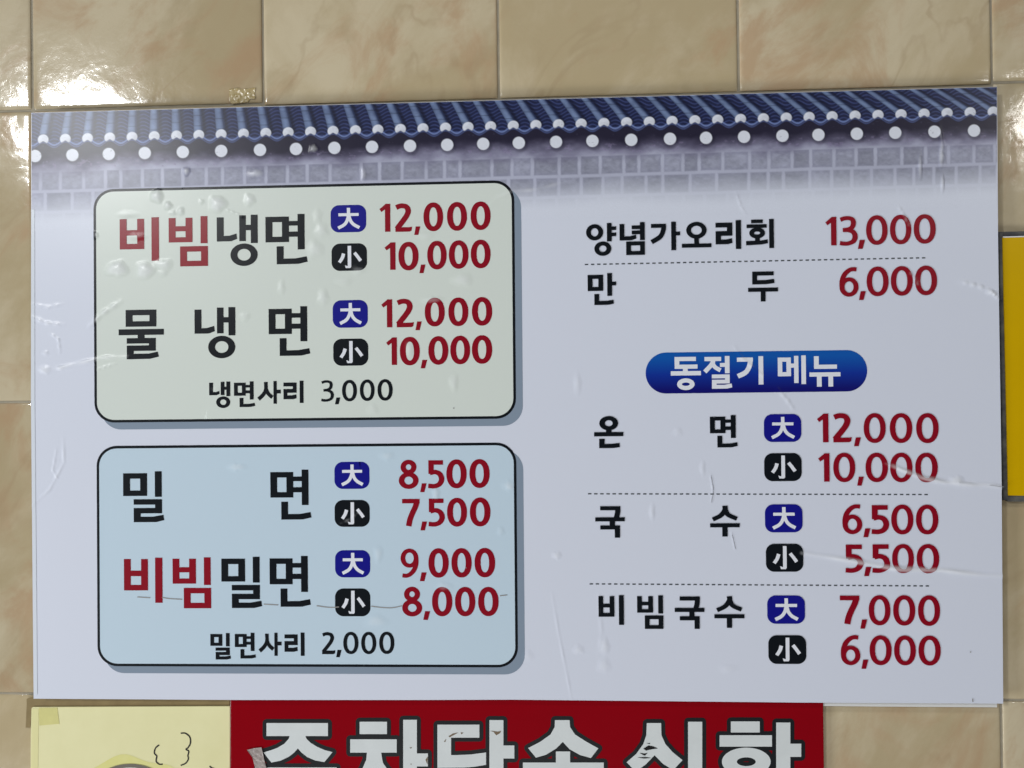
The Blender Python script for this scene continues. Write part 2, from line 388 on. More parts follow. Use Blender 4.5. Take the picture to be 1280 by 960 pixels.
def digit(ch, v=1.0):
    if ch == '0': return ring(90.5, 126, 90.5, 126, 42*v, 33*v, 52, 2.15)
    if ch == '1': return [[(0, 45), (55, 0), (93, 0), (93, 60), (47, 60), (47, 49), (17, 70)], rect(93-46*v, 2, 93, 241)]
    if ch == '2': return stroke([(6, 24), (28, 15), (52, 14.5), (73, 23), (82, 46), (73, 74), (52, 104), (28, 134), (9, 158)], 36*v, 30*v)+[[(0, 148), (88, 148), (107, 145), (103, 170), (92, 176), (0, 176)]]
    if ch == '3': return stroke([(8, 30), (40, 19), (78, 17), (110, 30), (119, 62), (105, 97), (72, 114), (28, 119)], 44*v, 34*v)+stroke([(28, 119), (78, 121), (118, 140), (132, 178), (116, 216), (76, 234), (36, 236), (2, 229)], 46*v, 34*v)
    if ch == '5': return [rect(2, 0, 98, 29*v), rect(2, 0, 2+35*v, 88)]+stroke([(12, 82), (46, 76), (76, 90), (88, 122), (74, 153), (42, 167), (0, 165)], 36*v, 29*v)
    if ch == '6': return ring(83, 168, 79, 82, 42*v, 34*v, 44)+stroke([(146, 20), (112, 17), (78, 30), (44, 66), (26, 116), (24, 165)], 42*v, 34*v)
    if ch == '9': return [[(162-x, 250-y) for x, y in p] for p in digit('6', v)]
    if ch == '7': return [rect(0, 0, 112, 29*v)]+stroke([(95, 14), (86, 48), (66, 92), (50, 134), (41, 178)], 36*v, 32*v)
    if ch == '8': return ring(63, 47, 51, 47, 34*v, 29*v)+ring(63.5, 133, 63.5, 54, 36*v, 29*v)
    if ch == ',': return [[(10, 0), (38, 0), (25, 53), (0, 53)]]
    raise KeyError(ch)

def place(polys, x0, y0, x1, y1, d):
    """fit glyph polygons into a measured box, with the row's slope in the photo, on the plane at d."""
    A = np.array([q for p in polys for q in p], float)
    lo = A.min(0); hi = A.max(0)
    w = x1-x0; sl = slope((y0+y1)/2); h = (y1-y0)-abs(sl)*w; le = lean((x0+x1)/2); cy = (y0+y1)/2; cx = (x0+x1)/2
    out = []
    for p in polys:
        a = (np.array(p, float)-lo)/(hi-lo)-0.5
        X = cx+a[:, 0]*w+le*a[:, 1]*h; Y = cy+a[:, 1]*h+sl*a[:, 0]*w
        u, v = plane_uv(X, Y, d); out.append(list(zip(u.tolist(), v.tolist())))
    return out
def rounded(x0, y0, x1, y1, r, n=10, d=BD, sl0=None, sl1=None, l0=None, l1=None):
    """rounded rectangle measured in the photo by its sides -> plane polygon."""
    c = []
    for (cx, cy, a0) in ((x1-r, y0+r, -90), (x1-r, y1-r, 0), (x0+r, y1-r, 90), (x0+r, y0+r, 180)):
        for k in range(n+1):
            a = math.radians(a0+90*k/n); c.append((cx+r*math.cos(a), cy+r*math.sin(a)))
    c = np.array(c); mx = (x0+x1)/2; my = (y0+y1)/2
    s = np.array([slope(y) for y in c[:, 1]]); l = np.array([lean(x) for x in c[:, 0]])
    X = c[:, 0]+l*(c[:, 1]-my); Y = c[:, 1]+s*(c[:, 0]-mx)
    u, v = plane_uv(X, Y, d); return list(zip(u.tolist(), v.tolist()))
def quad(pts, d): 
    u, v = plane_uv([p[0] for p in pts], [p[1] for p in pts], d); return list(zip(u.tolist(), v.tolist()))

def slab(name, pts, d0, d1, parent, mat, bev=0.0):
    """a board with real thickness: outline measured in the photo, from d0 to d1 in front of the wall."""
    import bmesh
    P = [at(x, y, d1) for x, y in pts]; o0 = Vector(parent_origin(parent))
    bm = bmesh.new()
    f = [bm.verts.new(Vector((p.x, -d1, p.z))-o0) for p in P]; b = [bm.verts.new(Vector((p.x, -d0, p.z))-o0) for p in P]
    bm.faces.new(f); bm.faces.new(b[::-1])
    n = len(P)
    for i in range(n): bm.faces.new((f[i], b[i], b[(i+1) % n], f[(i+1) % n]))
    bmesh.ops.recalc_face_normals(bm, faces=bm.faces)
    if bev > 0: bmesh.ops.bevel(bm, geom=list(bm.edges), offset=bev, segments=2, affect='EDGES', profile=0.5)
    me = bpy.data.meshes.new(name); bm.to_mesh(me); bm.free()
    return link(name, me, parent, mat)

# ------------------------------------------------------------------ materials
def tile_material():
    m = bpy.data.materials.new('glazed beige tile'); m.use_nodes = True
    nt = m.node_tree; L = nt.links.new; b = nt.nodes['Principled BSDF']
    tc = nt.nodes.new('ShaderNodeTexCoord'); oi = nt.nodes.new('ShaderNodeObjectInfo')
    mul = nt.nodes.new('ShaderNodeVectorMath'); mul.operation = 'SCALE'
    cmb = nt.nodes.new('ShaderNodeCombineXYZ')
    for i in range(3): L(oi.outputs['Random'], cmb.inputs[i])
    L(cmb.outputs[0], mul.inputs[0]); mul.inputs['Scale'].default_value = 37.0
    add = nt.nodes.new('ShaderNodeVectorMath'); L(tc.outputs['Object'], add.inputs[0]); L(mul.outputs[0], add.inputs[1])
    rot0 = nt.nodes.new('ShaderNodeMapping'); rot0.inputs['Rotation'].default_value = (0, math.radians(58), 0)
    L(add.outputs[0], rot0.inputs['Vector'])
    rotn = nt.nodes.new('ShaderNodeMapping'); rotn.inputs['Scale'].default_value = (1.0, 1, 1.65)
    L(rot0.outputs[0], rotn.inputs['Vector'])
    def noise(scale, detail, rough, dist=0.0, vec=rotn.outputs[0]):
        n = nt.nodes.new('ShaderNodeTexNoise'); n.inputs['Scale'].default_value = scale; n.inputs['Detail'].default_value = detail
        n.inputs['Roughness'].default_value = rough; n.inputs['Distortion'].default_value = dist
        L(vec, n.inputs['Vector']); return n.outputs['Fac']
    def rng_(x, a, b_, c=0.0, d=1.0):
        r = nt.nodes.new('ShaderNodeMapRange'); r.interpolation_type = 'SMOOTHSTEP'
        for k, val in zip(('From Min', 'From Max', 'To Min', 'To Max'), (a, b_, c, d)): r.inputs[k].default_value = val
        L(x, r.inputs['Value']); return r.outputs[0]
    def mix(f, A, B):
        x = nt.nodes.new('ShaderNodeMix'); x.data_type = 'RGBA'; L(f, x.inputs['Factor'])
        for s, q in (('A', A), ('B', B)):
            if isinstance(q, tuple): x.inputs[s].default_value = q
            else: L(q, x.inputs[s])
        return x.outputs['Result']
    cloud = noise(5.5, 7, 0.62, 0.5)
    col = mix(rng_(cloud, 0.36, 0.64), (0.50, 0.405, 0.245, 1), (0.635, 0.545, 0.375, 1))
    blot = noise(7.0, 8, 0.62, 0.9)
    col = mix(rng_(blot, 0.50, 0.66, 0, 0.72), col, (0.50, 0.335, 0.195, 1))
    dusk = noise(11.0, 6, 0.6, 0.4)
    col = mix(rng_(dusk, 0.56, 0.72, 0, 0.5), col, (0.43, 0.34, 0.20, 1))
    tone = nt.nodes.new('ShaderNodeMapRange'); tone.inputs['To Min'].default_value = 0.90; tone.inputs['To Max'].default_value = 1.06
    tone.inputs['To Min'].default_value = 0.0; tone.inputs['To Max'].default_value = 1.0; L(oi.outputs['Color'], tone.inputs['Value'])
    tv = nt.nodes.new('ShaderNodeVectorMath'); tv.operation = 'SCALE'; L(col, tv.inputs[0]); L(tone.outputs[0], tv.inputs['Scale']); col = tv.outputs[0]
    # thin veins: ridges of a distorted noise
    vn = noise(5.0, 4, 0.55, 1.1)
    ab = nt.nodes.new('ShaderNodeMath'); ab.operation = 'SUBTRACT'; ab.inputs[1].default_value = 0.5; L(vn, ab.inputs[0])
    a2 = nt.nodes.new('ShaderNodeMath'); a2.operation = 'ABSOLUTE'; L(ab.outputs[0], a2.inputs[0])
    vein = rng_(a2.outputs[0], 0.0, 0.030, 1, 0)
    gate = noise(9, 2, 0.5)
    g2 = nt.nodes.new('ShaderNodeMath'); g2.operation = 'MULTIPLY'; L(vein, g2.inputs[0]); L(rng_(gate, 0.42, 0.70, 0, 0.34), g2.inputs[1])
    col = mix(g2.outputs[0], col, (0.36, 0.25, 0.14, 1))
    L(col, b.inputs['Base Color'])
    b.inputs['Roughness'].default_value = 0.11
    b.inputs['Specular IOR Level'].default_value = 0.55
    w1 = noise(26, 3, 0.5, 0.3, add.outputs[0]); w2 = noise(190, 3, 0.6, 1.2, add.outputs[0])
    ma = nt.nodes.new('ShaderNodeMath'); ma.operation = 'MULTIPLY_ADD'; ma.inputs[1].default_value = 14.0; L(w1, ma.inputs[0]); L(w2, ma.inputs[2])
    bp = nt.nodes.new('ShaderNodeBump'); bp.inputs['Strength'].default_value = 1.0; bp.inputs['Distance'].default_value = 0.000042
    L(ma.outputs[0], bp.inputs['Height']); L(bp.outputs[0], b.inputs['Normal'])
    return m
TILE = tile_material()
GROUT = material('old grout', (0.38, 0.34, 0.26, 1), 0.85, 0.2, 0.0003, 900, 0.6, 60)
PR, PS, PEEL = 0.31, 0.38, 0.000020
WHITE = material('printed white', (0.70, 0.735, 0.835, 1), PR, PS, PEEL)
CORE = material('foam board core', (0.78, 0.78, 0.76, 1), 0.6, 0.3)
GREEN = material('printed pale green', (0.69, 0.745, 0.69, 1), PR, PS, PEEL)
BLUE = material('printed pale blue', (0.56, 0.69, 0.79, 1), PR, PS, PEEL)
BLACK = material('printed black', (0.003, 0.005, 0.008, 1), PR, PS, PEEL)
SHADE = material('printed grey blue', (0.24, 0.30, 0.38, 1), PR, PS, PEEL)
RED = material('printed dark red', (0.265, 0.001, 0.012, 1), PR, PS, PEEL)
NAVY = material('printed navy', (0.006, 0.006, 0.24, 1), PR, PS, PEEL)
DASH = material('printed grey dash', (0.08, 0.09, 0.10, 1), PR, PS, PEEL)
LETTERWHITE = material('printed letter white', (0.80, 0.82, 0.88, 1), PR, PS, PEEL)

# ------------------------------------------------------------------ the tiled wall
def build_wall():
    d = 0.0014
    wall = link('wall', grid_mesh('wall', *(lambda a, b: (a, np.full_like(a, d), b))(*np.meshgrid(np.linspace(-.9, 1.7, 14), np.linspace(-1.0, .75, 10)))), None, GROUT)
    wall.data.flip_normals()
    tag(wall, kind='structure')
    # seams measured along the top edge and the left edge of the picture
    us = [float(plane_uv(x, 120, 0)[0]) for x in (39.6, 329.0, 623.6, 924.0, 1241.0)]
    vs = [float(plane_uv(20, y, 0)[1]) for y in (138.3, 502.5, 867)]
    pw = us[4]-us[3]; ph = vs[1]-vs[0]
    us = [us[0]-.2016*3, us[0]-.2016*2, us[0]-.2016]+us+[us[4]+.2016, us[4]+.4032]
    vs = [vs[0]-.5032, vs[0]-.2516]+vs+[vs[2]+.2516, vs[2]+.5032]
    G = 0.0011
    ts = np.array([0, .25, .5, .8, 1.2, 1.7, 2.3, 3.0, 4, 5.5, 8, 12, 18, 27])*.001
    def prof(t): return -(0.0006*np.exp(-t/0.0008)+0.00024*np.exp(-(t/0.0085)))
    cache = {}
    for i in range(len(us)-1):
        for j in range(len(vs)-1):
            w = us[i+1]-us[i]-2*G; h = vs[j+1]-vs[j]-2*G
            key = (round(w, 5), round(h, 5))
            if key not in cache:
                x = np.r_[ts, w/2, (w-ts)[::-1]]; z = np.r_[ts, h/2, (h-ts)[::-1]]
                X, Z = np.meshgrid(x-w/2, z-h/2)
                tx = np.minimum(X+w/2, w/2-X); tz = np.minimum(Z+h/2, h/2-Z)
                Y = -(prof(np.clip(tx, 0, 1))+prof(np.clip(tz, 0, 1)))
                # skirt
                X = np.pad(X, 1, mode='edge'); Z = np.pad(Z, 1, mode='edge'); Y = np.pad(Y, 1, constant_values=.004)
                me = grid_mesh('tile', X, Y, Z); me.flip_normals(); me.materials.append(TILE); cache[key] = me
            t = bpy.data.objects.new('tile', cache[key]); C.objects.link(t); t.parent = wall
            t.color = (random.uniform(.94, 1.04) if i > 3 or j > 3 else random.uniform(.84, .90),)*3+(1,)  # upper-left tiles tinted darker: the dim corner is put into their colour
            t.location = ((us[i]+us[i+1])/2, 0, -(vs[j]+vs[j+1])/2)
            if 3 <= i and i <= 6 and j <= 2 and us[i] > us[3]+.1 and us[i] < us[7]-.1: t.location.z -= 0.0021
            t.rotation_euler = (random.gauss(0, .0022), 0, random.gauss(0, .0022))
    return wall
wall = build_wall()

# ------------------------------------------------------------------ menu board
OUT = [(39, 141), (1246.3, 108.5), (1247.6, 300), (1252, 600), (1254, 879.5), (1000, 878.2), (780, 876), (640, 874.6), (520, 875), (300, 875), (42, 873.4), (38.7, 500)]
board = empty('menu_board', at(640, 876, 0.004), 'large white laminated menu board of red prices under a printed tiled roof', 'menu board')
slab('foam_core', [(44, 144), (1243, 112), (1250, 876), (46, 871)], 0.0035, BD-0.0008, board, CORE, 0.0003)
slab('backing_sheet', [(48, 148), (1240, 116), (1246.5, 884.3), (1100, 883.4), (800, 880), (46, 872.5)], 0.0012, 0.0034, board, CORE, 0.0002)
patch('print_sheet', [quad(OUT, BD)], 0.0, board, WHITE)
# cut edge of the printed sheet
def edge_strip():
    u, v = plane_uv([p[0] for p in OUT], [p[1] for p in OUT], BD)
    n = len(u); o0 = parent_origin(board)
    co = [(u[i], -BD, -v[i]) for i in range(n)]+[(u[i], -BD+0.0008, -v[i]) for i in range(n)]
    me = mesh_np('sheet_edge', np.array(co)-o0, [(i, (i+1) % n, n+(i+1) % n, n+i) for i in range(n)], False)
    link('sheet_edge', me, board, CORE)
edge_strip()

def header():
    """the printed picture of a tiled roof, white eave dots and a brick wall, as colour on its own sheet."""
    nx, ny = 1700, 200
    x = np.linspace(39.6, 1246.0, nx); q = np.linspace(0.4, 150, ny)
    X, Qy = np.meshgrid(x, q)
    top = 141+(X-39)*(108.5-141)/(1246.3-39)
    Yp = top+Qy
    col = np.zeros(X.shape+(3,))
    A = lambda r, g, b: np.array(lin(r, g, b, 1.5)[:3])
    def blend(c, m): col[:] = col*(1-m[..., None])+np.asarray(c)*m[..., None]
    ss = lambda a, b, t: (lambda s: s*s*(3-2*s))(np.clip((t-a)/(b-a), 0, 1))
    r2 = np.random.default_rng(3)
    def fbm(fx, fy, seed, octv=4):
        r = np.random.default_rng(seed); out = np.zeros(X.shape); amp = 1; tot = 0
        for o in range(octv):
            gx = int(1207*fx*2**o)+3; gy = int(150*fy*2**o)+3
            g = r.random((gy, gx)); xx = (X-39)/1207*(gx-2); yy = Qy/150*(gy-2)
            xi = np.clip(xx.astype(int), 0, gx-2); yi = np.clip(yy.astype(int), 0, gy-2); fx_ = xx-xi; fy_ = yy-yi
            fx_ = fx_*fx_*(3-2*fx_); fy_ = fy_*fy_*(3-2*fy_)
            out += amp*((g[yi, xi]*(1-fx_)+g[yi, xi+1]*fx_)*(1-fy_)+(g[yi+1, xi]*(1-fx_)+g[yi+1, xi+1]*fx_)*fy_); tot += amp; amp *= .55
        return out/tot
    n1 = fbm(.03, .05, 1); n2 = fbm(.2, .3, 2, 3); n3 = fbm(.01, .02, 5)
    # evenly spaced caps on the board; photo positions follow the perspective
    t = (X-54)/(1241.5-54)
    persp = lambda t: t+0.021*t*(1-t)          # spacing grows to the right
    ci = persp(np.clip((X-54)/1187.5, -.05, 1.05))*42
    capq = 34.0-(X-39)/1207*3.0                # below the top edge
    white = np.array([0.70, 0.735, 0.835])
    # base: brick wall fading into the white sheet
    eave = capq+8
    col[:] = A(146, 148, 166)
    col *= (0.86+0.28*n1)[..., None]
    r1, rb, r3 = eave+36, eave+62, eave+92
    edge = ss(eave+26, eave+34, Qy+4*n1)
    # brick courses of uneven width, pale soft joints, blotchy faces
    for k, (qa, qb) in enumerate(((31, 57), (57, 83), (83, 109))):
        edges = 30+np.cumsum(np.r_[0, r2.choice([20, 24, 26, 29, 33, 40], 60, p=[.12, .25, .25, .2, .12, .06])+r2.uniform(-1.5, 1.5, 61)[1:]])
        dq = Qy-eave+1.2*(n1-.5)
        inrow = ((dq > qa) & (dq <= qb)).astype(float)
        i = np.clip(np.searchsorted(edges, X)-1, 0, len(edges)-2)
        wob = 1.6*(n2-.5)
        dl = X-edges[i]+wob; dr = edges[i+1]-X+wob
        dedge = np.minimum(np.minimum(dl, dr), np.minimum(dq-qa, qb-dq))
        tone = r2.uniform(.80, 1.12, len(edges))[i]
        face = np.array(A(126, 128, 144))[None, None]*(tone*(.72+.55*n1*.6+.5*(n2-.35)))[..., None]
        m = inrow*ss(1.0, 3.2, dedge)
        col[:] = col*(1-m[..., None])+face*m[..., None]
        rim = inrow*ss(1.2, 2.6, dedge)*(1-ss(3.5, 7, dedge)); blend(A(112, 113, 134), rim*.30*n1*1.6)
        jm = inrow*(1-ss(.6, 2.0, dedge)); blend(A(148, 151, 166), jm*(.28+.5*n1)*(1-.35*k))
    # shadow under the eaves, purple, softly ending
    dq = Qy-eave
    dq = Qy-eave
    sh = 1-ss(16, 44, dq+12*(n1-.5)*2)
    blend(A(86, 82, 106), sh*0.95)
    sh2 = 1-ss(9, 31, dq+9*(n1-.5)*2)
    blend(A(21, 18, 36), sh2*0.96)
    blend(A(120, 112, 140), np.clip((n2-.62)*5, 0, 1)*ss(14, 22, dq)*(1-ss(26, 34, dq))*.6)
    # fade to white
    blend(white, ss(54, 100, dq+10*(n3-.5))); blend(white, np.full(X.shape, .05)*ss(30, 45, dq))
    # eave dots
    DX = [44, 90.5, 136, 181, 228.5, 276.5, 325, 370, 418, 465, 512.5, 559, 604, 648.5, 695, 740.5, 789, 837.5, 882.5, 930, 978, 1023, 1071, 1119, 1168, 1217.5]
    for dx in DX:
        dy = 195+(dx-44)*(163.3-195)/(1217.5-44)
        rr = np.hypot(X-dx, Yp-dy)
        blend(A(20, 17, 34), (1-ss(7.5, 12, np.hypot(X-dx-1.5, Yp-dy-2)))*.45)
        blend(np.array([.72, .75, .83]), 1-ss(7.1, 8.2, rr))
    # roof: courses of dark valley tiles
    k0 = np.round(ci)
    roof_edge = capq+4+3.2*np.cos((ci-np.floor(ci)-.5)*2*math.pi)          # dips between the caps
    roof = 1-ss(-.8, .8, Qy-roof_edge)
    lay = np.sin((Qy+5.5*np.abs(np.cos((ci)*math.pi))**2*-1)*2*math.pi/4.6)
    base = np.array(A(22, 27, 56))[None, None]*(1.0)+np.array(A(58, 70, 112))[None, None]*(np.clip(lay, 0, 1)**1.5)[..., None]*.5
    col[:] = col*(1-roof[..., None])+base*(0.8+.4*n2)[..., None]*roof[..., None]
    lipd = np.abs(Qy-roof_edge)
    blend(A(96, 112, 158), (1-ss(.6, 1.7, lipd))*.8)
    blend(A(70, 84, 130), (1-ss(.5, 1.3, np.abs(Qy-roof_edge-2.8)))*.5)
    # ridges
    sl = -(X-195)*0.045
    up = np.clip((capq-Qy)/capq, 0, 1)
    for pas in range(2):
        kx = ci-(sl*(up**1.15))/28.3
        kr = np.round(kx); dxp = (kx-kr)*28.3
        ok = (kr >= -0.5) & (kr <= 42.5+3)
        halfw = 6.2-0.9*up
        body = (1-ss(halfw-.7, halfw+.5, np.abs(dxp)))*(Qy < capq)*ok
        if pas == 0:
            blend(A(10, 13, 32), (1-ss(halfw, halfw+4, np.abs(dxp-2.2)))*(Qy < capq)*ok*.75)
            continue
        s = dxp/halfw
        li = np.clip(1-((s+.25)/1.0)**2, 0, 1)
        c = np.array(A(30, 39, 68))[None, None]+(np.array(A(92, 107, 138))-np.array(A(30, 39, 68)))[None, None]*(li*(.72+.5*n2-.15*np.cos(up*9)))[..., None]
        seam = (1-ss(.4, 1.2, np.abs(((up*2.6+kr*.37) % 1.0)-.5)*13))
        c = c*(1-.35*seam)[..., None]
        col[:] = col*(1-body[..., None])+c*body[..., None]
    # caps
    dcx = (ci-k0)*28.3; dcy = Qy-capq
    rr = np.hypot(dcx/7.0, (dcy+0)/6.6)
    cap = (1-ss(.9, 1.05, rr))*(1-ss(-.4, .9, dcy-4.2+2.4*np.exp(-(dcx/3.0)**2)))*(k0 >= 0)*(k0 <= 42)
    tone = 0.86+.3*n2-.12*np.clip(dcx/7, -1, 1)-.1*np.clip(dcy/6, -1, 1)
    cc = np.array([.66, .69, .77])[None, None]*np.clip(tone, .6, 1.12)[..., None]
    col[:] = col*(1-cap[..., None])+cc*cap[..., None]
    # grime specks
    blend(A(60, 60, 80), (n2 > .80)*(dq < 30)*.25)
    col *= (1+0.05*(r2.random(X.shape)-.5))[..., None]
    u, v = plane_uv(X, Yp, BD)
    z = disp(u, v); o0 = parent_origin(board)
    me = grid_mesh('roof_picture', u-o0[0], -(BD+.00007+z)-o0[1], -v-o0[2])
    n_, m_ = X.shape
    ca = me.color_attributes.new('print', 'FLOAT_COLOR', 'POINT')
    rgba = np.ones((n_*m_, 4), np.float32); rgba[:, :3] = np.clip(col, 0, .9).reshape(-1, 3)
    ca.data.foreach_set('color', rgba.ravel())
    nrm = me.polygons[0].normal
    if nrm.y > 0: me.flip_normals()
    laminate_normals(me, u.ravel(), v.ravel())
    link('roof_picture', me, board, material('printed roof picture', (.5, .5, .5, 1), PR, PS, PEEL, attr='print'))
header()

STEP = 0.00009
def panel(x0, y0, x1, y1, mat, label):
    r = 25
    sh = patch('panel_shadow', [rounded(x0+8.6, y0+8.8, x1+8.6, y1+8.8, r)], STEP*1.2, board, SHADE)
    p = patch('price_panel', [rounded(x0+3.3, y0+3.3, x1-3.3, y1-3.3, r-3)], STEP*3.2, board, mat)
    p['label'] = label
    o = patch('panel_outline', [rounded(x0, y0, x1, y1, r)], STEP*2.2, board, BLACK)
    sh.parent = p; o.parent = p
    return p
panel(117.6, 231.0, 643.9, 525.8, GREEN, 'pale green upper panel with black outline')
panel(121.5, 555.3, 646.4, 833.4, BLUE, 'pale blue lower panel with black outline')

def word(name, glyphs, mat, pen=1.0, penh=None, off=5.2):
    """every syllable and figure is a part of its own; its label says which line it belongs to."""
    for (ch, x0, y0, x1, y1, *k) in glyphs:
        k = k[0] if k else 1.0
        if ch == '0': k *= 1.28 if x0 < 640 else 1.08
        fig = ch in '0123456789,'
        g = digit(ch, pen*k) if fig else hangul(ch, pen*k, (penh or pen)*k)
        nm = 'comma' if ch == ',' else 'price_digit' if fig else 'menu_syllable'
        patch(nm, place(g, x0, y0, x1, y1, BD), STEP*off, board, mat)

# headings of the two panels
word('dish_name', [('비', 150, 271.6, 199, 326.9), ('빔', 211.2, 270.2, 260.1, 333.4)], RED)
word('dish_name', [('냉', 271.3, 268.5, 322.4, 333.2), ('면', 332.1, 267.4, 384.6, 330.7)], BLACK)
word('dish_name', [('물', 148.6, 386.9, 205.1, 449.3), ('냉', 243.5, 383.9, 294.5, 448.3), ('면', 336.1, 382.7, 387.8, 445.1)], BLACK)
word('dish_name', [('밀', 154.3, 589, 205.5, 652.7), ('면', 338.2, 586.9, 389.4, 649.5)], BLACK)
word('dish_name', [('비', 155.3, 696.9, 203.4, 753.4), ('빔', 216.1, 696.5, 264.1, 760.2)], RED)
word('dish_name', [('밀', 277, 695.8, 327.8, 759.9), ('면', 337.3, 694.8, 388.6, 758.3)], BLACK)
# extra noodles lines (lighter pen)
word('side_name', [('냉', 261.7, 476.9, 288.1, 510.2), ('면', 292.7, 476.7, 319.1, 508.9)], BLACK, 1.1, 1.1)
word('side_name', [('사', 321.8, 476.2, 351.2, 504.9), ('리', 354.5, 475.8, 379.6, 503.9)], BLACK, .66, .80)
word('side_name', [('밀', 263.2, 791.1, 288.9, 824.2), ('면', 293.8, 790.7, 320.2, 822.9)], BLACK, 1.1, 1.1)
word('side_name', [('사', 323.3, 790.7, 352.2, 819.6), ('리', 355.8, 790.5, 380.9, 819.6)], BLACK, .66, .80)
word('side_price', [('3', 401.4, 475.2, 417.6, 502.2), (',', 418.9, 496.9, 425.6, 505.3), ('0', 427.7, 474.8, 446.3, 501.8), ('0', 449.9, 474.3, 468.4, 501.3), ('0', 472, 473.9, 491, 500.9)], BLACK, .84)
word('side_price', [('2', 402.4, 790, 419.3, 817.5), (',', 420.3, 812.2, 427.1, 821.3), ('0', 429.2, 789.6, 448.2, 817.5), ('0', 451.6, 789.6, 470.5, 817.5), ('0', 474.1, 789.4, 493.1, 817.3)], BLACK, .84)
# right column
RP, RH = .72, .76
word('dish_name', [('양', 732.6, 278.7, 770.2, 320.3), ('념', 774.4, 277.7, 805.9, 319.1), ('가', 812.8, 277.1, 850, 313.4), ('오', 852, 277.1, 889, 309.8), ('리', 894.3, 275.2, 926.2, 311.8), ('회', 932.3, 273.8, 967.2, 310.8)], BLACK, RP, RH)
word('dish_name', [('만', 734.6, 341.3, 770.2, 381.5), ('두', 934.9, 339.2, 972.3, 377.2)], BLACK, RP, RH)
word('dish_name', [('온', 742.5, 519.9, 779.1, 560.2, .88), ('면', 887.3, 518.8, 921.9, 559.3, 1.08)], BLACK, 1, .98)
word('dish_name', [('국', 744, 632.6, 780.9, 672.1), ('수', 887.4, 631.8, 924.4, 670.6)], BLACK, .86, .84)
word('dish_name', [('비', 748.1, 743.8, 779.8, 780.9), ('빔', 796.4, 744, 829, 785.9), ('국', 843.3, 745.4, 880.4, 785.9, .8), ('수', 892.7, 744.9, 930.3, 784.6, .8)], BLACK, 1.04, 1.04)
